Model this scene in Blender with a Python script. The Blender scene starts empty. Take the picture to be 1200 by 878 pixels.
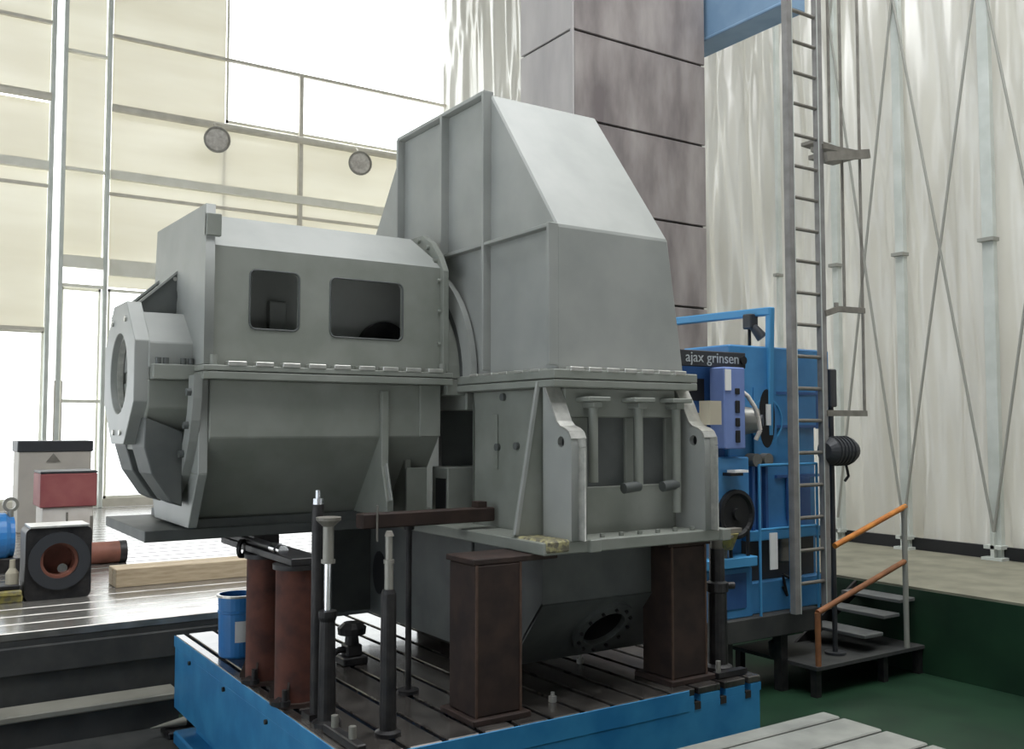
import bpy, math, random
from mathutils import Vector, Matrix
random.seed(7)
SC = bpy.context.scene
COL = SC.collection
R = math.radians
PI = math.pi

# ------------------------------------------------------------------ camera
cam = bpy.data.objects.new('camera', bpy.data.cameras.new('camera'))
COL.objects.link(cam)
cam.location = (0, 0, 1.45)
cam.rotation_euler = (R(90 + 3.126), 0, R(56.537 - 90))
cam.data.sensor_width = 36
cam.data.lens = 36 * 1117 / 1200
cam.data.clip_end = 200
SC.camera = cam

# ------------------------------------------------------------------ sky, exposure
SKY_H, SKY_Z = 3.0, 8.0
w = bpy.data.worlds.new('overcast_sky'); SC.world = w; w.use_nodes = True
nt = w.node_tree; nt.nodes.clear()
tc = nt.nodes.new('ShaderNodeTexCoord'); sx = nt.nodes.new('ShaderNodeSeparateXYZ')
mr = nt.nodes.new('ShaderNodeMapRange'); mr.inputs[1].default_value = 0; mr.inputs[2].default_value = 1
mr.inputs[3].default_value = SKY_H; mr.inputs[4].default_value = SKY_Z
bg = nt.nodes.new('ShaderNodeBackground'); bg.inputs[0].default_value = (0.97, 0.99, 1.0, 1)
wo = nt.nodes.new('ShaderNodeOutputWorld')
nt.links.new(tc.outputs['Generated'], sx.inputs[0]); nt.links.new(sx.outputs[2], mr.inputs[0])
nt.links.new(mr.outputs[0], bg.inputs[1]); nt.links.new(bg.outputs[0], wo.inputs[0])
SC.view_settings.view_transform = 'Standard'
SC.view_settings.look = 'None'
SC.view_settings.exposure = -0.16
SC.view_settings.gamma = 1
SC.view_settings.use_curve_mapping = False

# ------------------------------------------------------------------ materials
def srgb(r, g, b):
    f = lambda c: ((c / 255 + .055) / 1.055) ** 2.4 if c > 10 else c / 255 / 12.92
    return (f(r), f(g), f(b), 1)

def mat(name, c1, c2=None, scale=6.0, rough=.5, metal=0.0, bump=0.0, stretch=(1, 1, 1), detail=6, lo=.35, hi=.65, spec=.5):
    m = bpy.data.materials.new(name); m.use_nodes = True
    n = m.node_tree.nodes; l = m.node_tree.links
    b = n['Principled BSDF']
    b.inputs['Base Color'].default_value = c1
    b.inputs['Roughness'].default_value = rough
    b.inputs['Metallic'].default_value = metal
    b.inputs['Specular IOR Level'].default_value = spec
    if c2 is not None or bump:
        t = n.new('ShaderNodeTexCoord'); mp = n.new('ShaderNodeMapping'); mp.inputs['Scale'].default_value = stretch
        nz = n.new('ShaderNodeTexNoise'); nz.inputs['Scale'].default_value = scale; nz.inputs['Detail'].default_value = detail
        l.new(t.outputs['Object'], mp.inputs[0]); l.new(mp.outputs[0], nz.inputs['Vector'])
        if c2 is not None:
            r = n.new('ShaderNodeValToRGB')
            r.color_ramp.elements[0].position = lo; r.color_ramp.elements[0].color = c1
            r.color_ramp.elements[1].position = hi; r.color_ramp.elements[1].color = c2
            l.new(nz.outputs['Fac'], r.inputs[0]); l.new(r.outputs[0], b.inputs['Base Color'])
        if bump:
            bp = n.new('ShaderNodeBump'); bp.inputs['Strength'].default_value = bump; bp.inputs['Distance'].default_value = .01
            l.new(nz.outputs['Fac'], bp.inputs['Height']); l.new(bp.outputs[0], b.inputs['Normal'])
    return m

M = {}
M['paint'] = mat('grey_primer', srgb(148, 151, 147), srgb(160, 162, 158), 3, .42, 0, .03)
M['paint_low'] = mat('grey_primer_darker', srgb(128, 132, 124), srgb(142, 145, 138), 4, .5, 0, .05)  # darker tone of the primer, for flanges and lower parts
M['paint_dark'] = mat('dark_grey_primer', srgb(80, 84, 83), srgb(94, 97, 95), 5, .55, 0, .05)  # darkest primer tone, for recesses, gussets and underparts
M['mach_steel'] = mat('machined_steel', srgb(190, 190, 184), srgb(214, 213, 207), 20, .3, .6)
M['rust'] = mat('rusty_steel', srgb(72, 42, 36), srgb(104, 60, 48), 9, .75, .1, .3)
M['rust_dark'] = mat('dark_rusty_steel', srgb(47, 37, 34), srgb(66, 51, 45), 8, .7, .2, .2)
M['rust_bead'] = mat('worn_rust_bead', srgb(80, 60, 50), srgb(98, 78, 66), 14, .6, .2)
M['black_steel'] = mat('black_oiled_steel', srgb(38, 38, 40), srgb(58, 56, 56), 12, .45, .4, .1)
M['chrome'] = mat('bright_chrome', srgb(220, 222, 226), None, rough=.16, metal=1)
M['blue_cast'] = mat('blue_cast_iron_paint', srgb(40, 122, 176), srgb(58, 142, 192), 5, .45, 0, .05)
M['blue_mach'] = mat('blue_machine_paint', srgb(62, 126, 180), srgb(74, 140, 192), 4, .4)
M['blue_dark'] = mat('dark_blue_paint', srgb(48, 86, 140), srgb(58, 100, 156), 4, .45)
M['lavender'] = mat('pale_blue_grey_paint', srgb(112, 134, 190), srgb(124, 146, 200), 4, .45)
M['blue_rail'] = mat('light_blue_rail_paint', srgb(74, 150, 200), None, rough=.4)
M['hall_wall'] = mat('dull_hall_cladding', srgb(74, 75, 74), srgb(88, 88, 86), 2, .8)
M['plate'] = mat('scraped_cast_iron', srgb(58, 55, 53), srgb(92, 88, 84), 7, .2, .3, .12, spec=.9)
M['plate_floor'] = mat('worn_cast_iron_floor', srgb(120, 117, 112), srgb(160, 157, 151), 4, .22, .5, .15, (1, 4, 1), spec=.9)
M['plate_pale'] = mat('pale_cast_iron', srgb(134, 136, 130), srgb(158, 159, 152), 5, .45, .2, .1)
M['slot'] = mat('oily_dark_slot', srgb(34, 33, 32), srgb(52, 48, 44), 8, .6)
M['pit_green'] = mat('dark_green_floor_paint', srgb(20, 46, 30), srgb(30, 60, 40), 2.5, .45)
M['pit_wall'] = mat('dark_pit_concrete', srgb(48, 50, 50), srgb(66, 66, 64), 4, .8)
M['tread'] = mat('worn_grey_tread', srgb(96, 98, 98), srgb(116, 117, 115), 5, .6, .2)
M['concrete'] = mat('olive_concrete', srgb(112, 110, 95), srgb(134, 131, 114), 3, .75, 0, .1)
M['beam_blue'] = mat('hazed_blue_beam_paint', srgb(112, 142, 170), srgb(126, 154, 180), 3, .5)  # blue paled so the colour carries the haze
M['kerb'] = mat('grey_kerb', srgb(120, 118, 108), srgb(136, 134, 124), 3, .8)
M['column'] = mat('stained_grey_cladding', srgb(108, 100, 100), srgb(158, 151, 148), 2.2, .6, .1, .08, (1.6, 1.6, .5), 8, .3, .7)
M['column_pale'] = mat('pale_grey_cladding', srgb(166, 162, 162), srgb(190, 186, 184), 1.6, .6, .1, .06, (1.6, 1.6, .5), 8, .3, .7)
M['post'] = mat('pale_painted_steel', srgb(190, 195, 188), srgb(204, 208, 202), 4, .5)
M['brace'] = mat('grey_brace_steel', srgb(148, 148, 140), None, rough=.6)
M['cage'] = mat('grey_brown_steel', srgb(118, 114, 106), srgb(140, 136, 128), 8, .55, .2)
M['ladder'] = mat('grey_ladder_paint', srgb(124, 122, 120), srgb(148, 146, 144), 6, .5, .1)
M['purlin'] = mat('cream_painted_purlin', srgb(222, 220, 206), srgb(230, 228, 216), 4, .6)
M['pipe_grey'] = mat('weathered_pipe', srgb(194, 189, 176), srgb(208, 203, 190), 5, .55)
M['black'] = mat('black_rubber', srgb(20, 21, 24), None, rough=.6)
M['dark_grey'] = mat('dark_grey_plastic', srgb(52, 54, 58), None, rough=.5)
M['white'] = mat('white_paper', srgb(236, 236, 234), None, rough=.8)
M['lettering'] = mat('greyed_white_lettering', srgb(172, 178, 180), None, rough=.7)
M['cardboard'] = mat('cardboard', srgb(186, 178, 158), None, rough=.85)
M['orange'] = mat('orange_rail_paint', srgb(204, 132, 52), srgb(176, 104, 44), 9, .5)
M['orange_worn'] = mat('worn_orange_rail_paint', srgb(152, 100, 62), srgb(120, 78, 52), 9, .6)
M['yellow'] = mat('worn_yellow_paint', srgb(168, 156, 84), srgb(120, 114, 92), 22, .6, 0, .2)
M['grime'] = mat('yellow_flaked_paint', srgb(104, 100, 86), srgb(166, 160, 118), 42, .6, 0, .5, (1, 1, 1), 4, .42, .6)
M['timber'] = mat('hazed_timber', srgb(176, 156, 128), srgb(200, 182, 154), 5, .7, 0, .1, (1, 8, 8))  # timber greyed and paled to stand for haze over the far floor
M['timber_red'] = mat('red_oxide_pipe', srgb(120, 76, 62), srgb(144, 92, 76), 6, .6)
M['red'] = mat('hazed_red_paint', srgb(146, 78, 80), srgb(160, 94, 92), 5, .6)  # red muted in the colour to imitate haze
M['white_box'] = mat('white_enamel', srgb(226, 220, 212), srgb(210, 202, 192), 5, .55)
M['beige'] = mat('beige_grey_sheet_metal', srgb(176, 170, 162), srgb(188, 182, 172), 3, .55)
M['pail'] = mat('blue_pail', srgb(50, 122, 190), srgb(62, 134, 200), 4, .35)
M['lamp_metal'] = mat('spun_lamp_metal', srgb(150, 148, 140), None, rough=.4, metal=.4)
M['lens'] = mat('frosted_lamp_lens', srgb(168, 162, 154), srgb(200, 196, 188), 12, .3)

def sheet_mat(name, c1, c2, scale, trans, stretch=(1, 1, 1), gl=.05):
    m = bpy.data.materials.new(name); m.use_nodes = True
    n = m.node_tree.nodes; l = m.node_tree.links; n.clear()
    t = n.new('ShaderNodeTexCoord'); mp = n.new('ShaderNodeMapping'); mp.inputs['Scale'].default_value = stretch
    nz = n.new('ShaderNodeTexNoise'); nz.inputs['Scale'].default_value = scale; nz.inputs['Detail'].default_value = 3
    r = n.new('ShaderNodeValToRGB')
    r.color_ramp.elements[0].position = .35; r.color_ramp.elements[0].color = c1
    r.color_ramp.elements[1].position = .65; r.color_ramp.elements[1].color = c2
    d = n.new('ShaderNodeBsdfDiffuse'); tr = n.new('ShaderNodeBsdfTranslucent'); g = n.new('ShaderNodeBsdfGlossy'); g.inputs['Roughness'].default_value = .3
    mx = n.new('ShaderNodeMixShader'); mx.inputs[0].default_value = trans
    m2 = n.new('ShaderNodeMixShader'); m2.inputs[0].default_value = gl
    o = n.new('ShaderNodeOutputMaterial')
    l.new(t.outputs['Object'], mp.inputs[0]); l.new(mp.outputs[0], nz.inputs['Vector']); l.new(nz.outputs['Fac'], r.inputs[0])
    l.new(r.outputs[0], d.inputs[0]); l.new(r.outputs[0], tr.inputs[0])
    l.new(d.outputs[0], mx.inputs[1]); l.new(tr.outputs[0], mx.inputs[2])
    l.new(mx.outputs[0], m2.inputs[1]); l.new(g.outputs[0], m2.inputs[2]); l.new(m2.outputs[0], o.inputs[0])
    return m
M['sheet'] = sheet_mat('translucent_white_sheeting', srgb(184, 181, 170), srgb(206, 204, 195), 1.2, .10, (1, 1, .25), .16)
M['panel'] = sheet_mat('translucent_cream_panel', srgb(226, 223, 211), srgb(234, 232, 222), .8, .45, (.4, 1, 2.5))
M['panel_white'] = sheet_mat('translucent_white_panel', srgb(218, 222, 226), srgb(228, 232, 236), .8, .45, (.4, 1, 2.5))

def glass_mat():
    m = bpy.data.materials.new('window_glass'); m.use_nodes = True
    n = m.node_tree.nodes; l = m.node_tree.links; n.clear()
    a = n.new('ShaderNodeBsdfTransparent'); a.inputs[0].default_value = (.97, .98, .98, 1)
    g = n.new('ShaderNodeBsdfGlossy'); g.inputs['Roughness'].default_value = .05
    mx = n.new('ShaderNodeMixShader'); mx.inputs[0].default_value = .06
    o = n.new('ShaderNodeOutputMaterial')
    l.new(a.outputs[0], mx.inputs[1]); l.new(g.outputs[0], mx.inputs[2]); l.new(mx.outputs[0], o.inputs[0])
    return m
M['glass'] = glass_mat()

# ------------------------------------------------------------------ mesh helpers
def basis(d):
    d = Vector(d).normalized()
    a = Vector((0, 0, 1)) if abs(d.z) < .9 else Vector((1, 0, 0))
    u = d.cross(a).normalized()
    return u, d.cross(u).normalized()

class MB:
    def __init__(s): s.v = []; s.f = []; s.sm = []
    def add(s, vs, fs, smooth=False):
        o = len(s.v); s.v += [tuple(p) for p in vs]
        s.f += [tuple(i + o for i in f) for f in fs]; s.sm += [smooth] * len(fs); return s
    def box(s, x0, x1, y0, y1, z0, z1):
        v = [(x0,y0,z0),(x1,y0,z0),(x1,y1,z0),(x0,y1,z0),(x0,y0,z1),(x1,y0,z1),(x1,y1,z1),(x0,y1,z1)]
        return s.add(v, [(0,3,2,1),(4,5,6,7),(0,1,5,4),(1,2,6,5),(2,3,7,6),(3,0,4,7)])
    def prism(s, pts, axis, a, b):
        # pts: 2D polygon in the two other axes (x: y,z / y: x,z / z: x,y)
        mk = {'x': lambda p, t: (t, p[0], p[1]), 'y': lambda p, t: (p[0], t, p[1]), 'z': lambda p, t: (p[0], p[1], t)}[axis]
        n = len(pts); v = [mk(p, a) for p in pts] + [mk(p, b) for p in pts]
        f = [tuple(range(n - 1, -1, -1)), tuple(range(n, 2 * n))] + [(i, (i + 1) % n, (i + 1) % n + n, i + n) for i in range(n)]
        return s.add(v, f)
    def cyl(s, p0, p1, r0, r1=None, n=20, caps=True):
        r1 = r0 if r1 is None else r1
        p0 = Vector(p0); p1 = Vector(p1); u, w_ = basis(p1 - p0)
        ring = lambda c, r: [c + (u * math.cos(2*PI*i/n) + w_ * math.sin(2*PI*i/n)) * r for i in range(n)]
        s.add(ring(p0, r0) + ring(p1, r1), [(i, (i+1) % n, (i+1) % n + n, i + n) for i in range(n)], True)
        if caps:
            s.add(ring(p0, r0), [tuple(range(n-1, -1, -1))]); s.add(ring(p1, r1), [tuple(range(n))])
        return s
    def lathe(s, base, axis, prof, n=24):
        # prof: (distance along axis, radius)
        base = Vector(base); d = Vector(axis).normalized(); u, w_ = basis(d)
        v = []
        for t, r in prof:
            v += [base + d*t + (u*math.cos(2*PI*i/n) + w_*math.sin(2*PI*i/n))*max(r, .0005) for i in range(n)]
        f = []
        for k in range(len(prof)-1):
            f += [(k*n+i, k*n+(i+1) % n, (k+1)*n+(i+1) % n, (k+1)*n+i) for i in range(n)]
        return s.add(v, f, False)
    def ring(s, c, axis, ro, ri, h, n=28, no=None, rot=0):
        # flat ring with a hole, centred on c, thickness h; no sides for the outside when it is not round
        c = Vector(c); d = Vector(axis).normalized(); u, w_ = basis(d)
        def pt(i, r, t, poly):
            a = 2*PI*i/n + rot
            if poly:
                st = 2*PI/no; r = r*math.cos(st/2)/math.cos(((a-rot) % st) - st/2)
            return c + d*t + (u*math.cos(a) + w_*math.sin(a))*r
        v = []
        for t in (-h/2, h/2):
            v += [pt(i, ro, t, no) for i in range(n)] + [pt(i, ri, t, None) for i in range(n)]
        f = []
        for i in range(n):
            j = (i+1) % n
            f += [(i, j, n+j, n+i), (2*n+i, 3*n+i, 3*n+j, 2*n+j), (i, 2*n+i, 2*n+j, j), (n+i, n+j, 3*n+j, 3*n+i)]
        return s.add(v, f)
    def tube(s, pts, r, n=10):
        for a, b in zip(pts[:-1], pts[1:]): s.cyl(a, b, r, r, n)
        return s
    def bar(s, p0, p1, wd, ht):
        p0 = Vector(p0); p1 = Vector(p1); u, w_ = basis(p1 - p0)
        q = [(-wd/2, -ht/2), (wd/2, -ht/2), (wd/2, ht/2), (-wd/2, ht/2)]
        v = [p0 + u*a + w_*b for a, b in q] + [p1 + u*a + w_*b for a, b in q]
        return s.add(v, [(3,2,1,0),(4,5,6,7),(0,1,5,4),(1,2,6,5),(2,3,7,6),(3,0,4,7)])
    def build(s, name, m, parent=None, bevel=0, smooth=True):
        me = bpy.data.meshes.new(name); me.from_pydata(s.v, [], s.f)
        import bmesh
        bm = bmesh.new(); bm.from_mesh(me); bmesh.ops.recalc_face_normals(bm, faces=bm.faces); bm.to_mesh(me); bm.free()
        me.polygons.foreach_set('use_smooth', s.sm)
        me.materials.append(M[m] if isinstance(m, str) else m)
        return link(name, me, parent, bevel)

def link(name, me, parent=None, bevel=0):
    o = bpy.data.objects.new(name, me); COL.objects.link(o)
    if parent is not None: attach(o, parent)
    if bevel:
        b = o.modifiers.new('bevel', 'BEVEL'); b.width = bevel; b.segments = 1; b.limit_method = 'ANGLE'
    return o

def attach(o, parent):
    o.parent = parent
    o.matrix_parent_inverse = world_of(parent).inverted()

def world_of(o):
    m = o.matrix_basis
    return (world_of(o.parent) @ o.matrix_parent_inverse @ m) if o.parent else m

def thing(name, loc, label, cat, group=None):
    o = bpy.data.objects.new(name, None); COL.objects.link(o); o.location = loc; o.empty_display_size = .1
    return tag(o, label, cat, group)

def tag(o, label, cat, group=None, kind=None):
    o['label'] = label; o['category'] = cat
    if group: o['group'] = group
    if kind: o['kind'] = kind
    return o

def struct(o): o['kind'] = 'structure'; return o

def dup(o, off, label=None):
    """copy of a thing with its parts and their sub-parts, moved by off"""
    def cp(a, par):
        c = a.copy(); COL.objects.link(c)
        if par is not None: c.parent = par
        for ch in [k for k in bpy.data.objects if k.parent == a]: cp(ch, c)
        return c
    c = cp(o, None); c.location = Vector(o.location) + Vector(off)
    if label: c['label'] = label
    return c

def repeat(o, offs, parent):
    """copies of one part under the same thing, sharing its mesh"""
    for f in offs:
        c = o.copy(); COL.objects.link(c); c.location = Vector(o.location) + Vector(f); c.parent = parent
        c.matrix_parent_inverse = o.matrix_parent_inverse

def rrect(x0, x1, z0, z1, r, n=5):
    p = []
    for cx, cz, a0 in ((x1-r, z0+r, -90), (x1-r, z1-r, 0), (x0+r, z1-r, 90), (x0+r, z0+r, 180)):
        p += [(cx + r*math.cos(R(a0 + 90*i/n)), cz + r*math.sin(R(a0 + 90*i/n))) for i in range(n+1)]
    return p
def circ(cx, cz, r, n=28): return [(cx + r*math.cos(2*PI*i/n), cz + r*math.sin(2*PI*i/n)) for i in range(n)]

def holed(name, m, outer, holes, th, mtx, parent=None):
    """plate of thickness th with real holes; outline in local x,y, laid out by mtx (local z is the thickness)"""
    cu = bpy.data.curves.new(name, 'CURVE'); cu.dimensions = '2D'; cu.fill_mode = 'BOTH'; cu.extrude = th/2
    for pl in [outer] + holes:
        sp = cu.splines.new('POLY'); sp.points.add(len(pl)-1)
        for q, p in zip(sp.points, pl): q.co = (p[0], p[1], 0, 1)
        sp.use_cyclic_u = True
    t = bpy.data.objects.new(name, cu); COL.objects.link(t)
    dg = bpy.context.evaluated_depsgraph_get(); dg.update()
    me = bpy.data.meshes.new_from_object(t.evaluated_get(dg))
    bpy.data.objects.remove(t); bpy.data.curves.remove(cu)
    me.name = name; me.transform(mtx); me.materials.clear(); me.materials.append(M[m])
    return link(name, me, parent)
XZ = lambda y: Matrix(((1,0,0,0),(0,0,-1,y),(0,1,0,0),(0,0,0,1)))       # local (a,b) -> world (x=a, z=b) on plane y
YZ = lambda x: Matrix(((0,0,1,x),(1,0,0,0),(0,1,0,0),(0,0,0,1)))        # local (a,b) -> world (y=a, z=b) on plane x

# ================================================================== SETTING
PITZ = -.75
# pit floor and side walls of the pit
pit = MB().box(-3, 7.85, -2, 18, PITZ-.2, PITZ).build('floor_pit', 'pit_green'); struct(pit)
led = MB().box(7.85, 10.6, -2, 18.5, -1.0, 0).build('floor_ledge', 'concrete'); struct(led)
o = MB().box(7.835, 7.852, -2, 12, PITZ, -.02).build('pit_lining', 'pit_green', led)
# left floor: cast iron T slot strips from Y = 7.6 backwards
fl = MB().box(-4, 5.0, 7.602, 18.6, PITZ-.1, -.06).build('floor', 'pit_wall'); struct(fl)
st = MB().box(-4, 5.0, 7.6, 7.9, -.06, 0).build('floor_strip', 'plate_floor', fl, .006)
repeat(st, [(0, .33*i, 0) for i in range(1, 33)], fl)
MB().box(-4, 5.0, 7.57, 7.602, -.30, -.10).build('edge_rail', 'pit_wall', fl, .01)
MB().box(-4, 1.9, 7.30, 7.57, -.55, -.5).build('kerb_step', 'kerb', fl, .01)
MB().box(-4, 2.4, 5.0, 7.34, PITZ, PITZ+.01).build('pit_screed', 'pit_wall', pit)
MB().box(-4, 1.9, 7.34, 7.57, PITZ, -.55).build('kerb_base', 'pit_wall', fl)
# pale plate the photograph is taken from
pp = MB().box(-2.5, 4.03, -1.5, 3.22, PITZ, -.05).build('floor_near', 'slot'); struct(pp)
MB().box(-2.5, 4.05, 3.145, 3.25, -.07, 0).build('plate_strip', 'plate_pale', pp, .006)
MB().box(-2.5, 4.05, 3.14, 3.25, -.35, -.07).build('plate_edge', 'plate_pale', pp, .004)
s1 = MB().box(-2.5, 4.05, 2.905, 3.125, -.07, 0).build('plate_strip', 'plate_pale', pp, .006)
repeat(s1, [(0, -.24*i, 0) for i in range(1, 18)], pp)

# ---- right wall: draped translucent sheeting on a steel frame
def fold(y, z):
    # hangs in upright folds, pulled slantwise towards the feet of the posts
    lean = .10*z*math.sin(1.9*y)
    d = .06*math.sin(6.1*y + lean*3 + .5*math.sin(1.1*z)) + .045*math.sin(13.3*y - 1.1*z + 1.5*math.sin(.7*y + .6*z))
    d += .022*math.sin(29*y + 1.7*z + 2.2*math.sin(1.3*z + y)) + .012*math.sin(51*y - 2.4*z)
    for y0 in (7.85, 6.93, 5.83, 4.75):
        for sg in (-.16, -.07, .05, .14, .24):
            k = (y - y0 - sg*z)/(.035 + .03*z); d += .05*math.exp(-k*k)*max(0, 1 - z/6)
    return d
v = []; f = []
ys = [2.0 + .03*i for i in range(551)]; zs = [.1 + .22*i for i in range(59)]
for z in zs:
    for y in ys: v.append((10.42 + fold(y, z), y, z))
n = len(ys)
for j in range(len(zs)-1):
    for i in range(n-1): f.append((j*n+i, j*n+i+1, (j+1)*n+i+1, (j+1)*n+i))
wr = MB().add(v, f, True).build('wall_right', 'sheet'); struct(wr)
for y, wd in ((7.86, .09), (6.93, .11), (5.83, .13), (4.75, .12), (8.8, .05)):
    MB().box(10.17, 10.25, y-wd/2, y+wd/2, .0, 13).build('post', 'post', wr, .006)
    b = MB().box(10.08, 10.25, y-wd*.9, y+wd*.9, .0, .03).box(10.10, 10.25, y-wd*.75, y+wd*.75, .12, .16)
    b.box(10.1, 10.16, y-.02, y+.02, .03, .3); b.build('post_foot', 'post', wr)
    MB().box(10.12, 10.25, y-wd*.7, y+wd*.7, 3.5, 3.54).build('post_bracket', 'brace', wr)
def brace(y0, z0, y1, z1): MB().cyl((10.14, y0, z0), (10.14, y1, z1), .016, n=8).build('brace_rod', 'brace', wr)
for a, b in ((6.93, 5.83), (7.86, 6.93), (5.83, 4.75)):
    brace(a, .3, b, 6.7); brace(b, .3, a, 6.7)
    brace(a, 6.7, b, 12.9); brace(b, 6.7, a, 12.9)
wf = MB().box(-9, 10.4, -7.1, -7, PITZ, 13).build('wall_front_unseen', 'hall_wall'); struct(wf)  # unseen, added behind the camera and kept dark to cut bounced light
wl_ = MB().box(-9.1, -9, -7, 18.5, PITZ, 13).build('wall_left_unseen', 'panel_white'); struct(wl_)  # unseen, added and made translucent to brighten the left-facing sides
wr2 = MB().box(10.3, 10.4, -7, 2.0, 0, 13).build('wall_right_near', 'hall_wall'); struct(wr2)
# unseen roof added to darken the hall; opening shaped to light machine and right wall
RL = (-1.5, 10.2, -2.0, 7.0)
cg = MB().box(-9, RL[0], -7, 18.5, 13, 13.1).box(RL[1], 10.4, -7, 18.5, 13, 13.1).box(RL[0], RL[1], -7, RL[2], 13, 13.1).box(RL[0], RL[1], RL[3], 18.5, 13, 13.1)
cg = cg.build('ceiling_unseen', 'hall_wall'); struct(cg)
sk = MB().box(10.22, 10.27, -2, 18.4, 0, .14).build('baseboard_right', 'black'); struct(sk)

# ---- back wall: cream panels between purlins, tall windows
BY = 18.5
wb = MB().box(-12, 2.34, BY, BY+.04, 3.16, 6.02).box(-12, 2.34, BY, BY+.04, 6.12, 7.22).box(-12, 2.34, BY, BY+.04, 7.34, 13)
wb.box(3.38, 5.46, BY, BY+.04, 4.0, 13).box(5.46, 16, BY, BY+.04, 4.0, 7.4).box(2.6, 3.26, BY, BY+.04, 4.5, 13)
wb.box(10.4, 16, BY, BY+.04, 0, 4)
wb = wb.build('wall_back', 'panel'); struct(wb)
win = {}
for k, (x0, x1, z0, z1) in enumerate(((-12, 2.34, .15, 3.14), (2.6, 3.26, .15, 3.94), (3.38, 10.4, .15, 3.96), (5.48, 16, 7.42, 13)), 1):
    g = MB().box(x0, x1, BY+.012, BY+.022, z0, z1).build('window_%d' % k, 'glass'); struct(g); win[k] = g
    fr = MB()
    for (a, b, c, d) in ((x0, x1, z0, z0+.05), (x0, x1, z1-.05, z1), (x0, x0+.04, z0, z1), (x1-.04, x1, z0, z1)): fr.box(a, b, BY-.02, BY+.03, c, d)
    fr.build('window_frame', 'purlin', g)
for x in (2.37, 2.56, 3.3): MB().box(x-.035, x+.035, BY-.2, BY-.05, 0, 13).build('post', 'post', wb, .008)
for z in (8.2, 6.06, 4.46, 3.96, 1.9): MB().box(2.58, 3.28, BY-.16, BY-.08, z-.03, z+.03).build('tie_plate', 'purlin', wb, .008)
MB().box(2.58, 3.28, BY-.17, BY-.09, 4.28, 4.5).build('tie_plate', 'purlin', wb, .008)
for x0, x1 in ((-12, 2.34), (3.36, 16)):
    MB().cyl((x0, BY-.16, 7.28), (x1, BY-.16, 7.28), .075, n=12).build('service_pipe', 'pipe_grey', wb)
    MB().box(x0, x1, BY-.09, BY-.02, 8.63, 8.69).build('purlin', 'pipe_grey', wb)
    MB().box(x0, x1, BY-.14, BY-.02, 5.98, 6.14).build('purlin', 'purlin', wb)
    MB().box(x0, x1, BY-.06, BY-.02, 5.68, 5.74).build('purlin', 'pipe_grey', wb)
MB().box(-12, 2.34, BY-.1, BY-.02, 3.12, 3.19).build('purlin', 'pipe_grey', wb)
MB().box(6.95, 7.03, BY-.12, BY-.02, 4.0, 8.66).build('mullion', 'pipe_grey', wb)
MB().box(3.38, 5.4, BY-.1, BY-.02, 4.2, 4.5).build('ledge', 'purlin', wb)
sb = MB().box(-12, 10.2, BY-.03, BY+.03, 0, .15).build('baseboard_back', 'pipe_grey'); struct(sb)
# floodlights under the service pipe
for x, lb in ((5.19, 'round floodlight under the wall pipe, the left one of two'), (8.15, 'round floodlight under the wall pipe, nearest the hopper')):
    t = thing('floodlight', (x, BY-.35, 6.92), lb, 'lamp', 'floodlights on the back wall')
    c = (x, BY-.42, 6.92); d = (-.15, -1, -.12)
    MB().lathe(c, d, [(-.2, .04), (-.17, .11), (-.06, .22), (.03, .25), (.05, .25), (.05, .225)], 24).build('reflector_housing', 'lamp_metal', t)
    MB().lathe(c, d, [(.03, .225), (.05, .2), (.062, .0)], 24).build('lens', 'lens', t)
    MB().cyl((x, BY-.38, 7.14), (x, BY-.24, 7.28), .02, n=8).cyl((x, BY-.38, 7.2), (x, BY-.38, 7.1), .05, n=10).build('bracket', 'pipe_grey', t)

# ---- tall clad machine column behind the hopper
cl = thing('clad_column', (7.05, 8.5, PITZ), 'tall column clad in stained grey metal sheets, rising behind the hopper', 'column')
MB().box(6.09, 8.0, 8.03, 8.97, PITZ, 9.5).build('core', 'slot', cl)
z = 5.72 - .965*7
while z < 9:
    a, b = max(z, PITZ) + .012, z + .965 - .012
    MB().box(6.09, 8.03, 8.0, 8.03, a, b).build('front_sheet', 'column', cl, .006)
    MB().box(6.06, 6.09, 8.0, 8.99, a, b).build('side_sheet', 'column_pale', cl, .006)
    z += .965
MB().box(6.05, 6.075, 7.985, 8.02, PITZ, 9.5).build('corner_strip', 'column_pale', cl)
MB().box(8.03, 8.09, 8.1, 8.4, PITZ, 4.2).build('cable_duct', 'column', cl, .01)
bm_ = MB().box(8.1, 8.5, 6.9, 8.9, 6.08, 6.7).box(8.08, 8.1, 6.88, 8.92, 6.06, 6.1).box(8.0, 8.1, 8.4, 8.9, 6.2, 6.6).build('overhead_beam', 'beam_blue', None, .01)
tag(bm_, 'blue steel beam overhead beside the top of the clad column', 'beam')

# ================================================================== CAST TABLE WITH T SLOTS
tb = thing('slotted_table', (3.04, 5.4, PITZ), 'blue cast iron table with T slotted steel top carrying the grey machine', 'table')
X0, X1, Y0, Y1 = 1.75, 4.335, 3.92, 6.9
body = MB().box(X0, X1, Y0, Y1, -.5, -.075)
body.box(X0+.12, X1-.12, Y0+.12, Y1-.12, PITZ+.01, -.5).box(X0, X1, Y0, Y1, PITZ+.01, PITZ+.1)
body.build('body', 'blue_cast', tb, .012)
xs = [X0 + .075]
while xs[-1] + .2 < X1: xs.append(xs[-1] + .2)
edges = [X0] + xs + [X1]
first = None
for i, (a, b) in enumerate(zip(edges[:-1], edges[1:])):
    l_ = a + (.014 if i else 0); r_ = b - (.014 if i < len(edges)-2 else 0)
    MB().box(l_, r_, Y0+.004, Y1-.004, -.04, 0).build('top_strip', 'plate', tb, .005)
    MB().box(l_ + (.012 if i else 0), r_ - (.012 if i < len(edges)-2 else 0), Y0, Y1, -.085, -.04).build('top_rib', 'blue_cast', tb)
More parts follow.
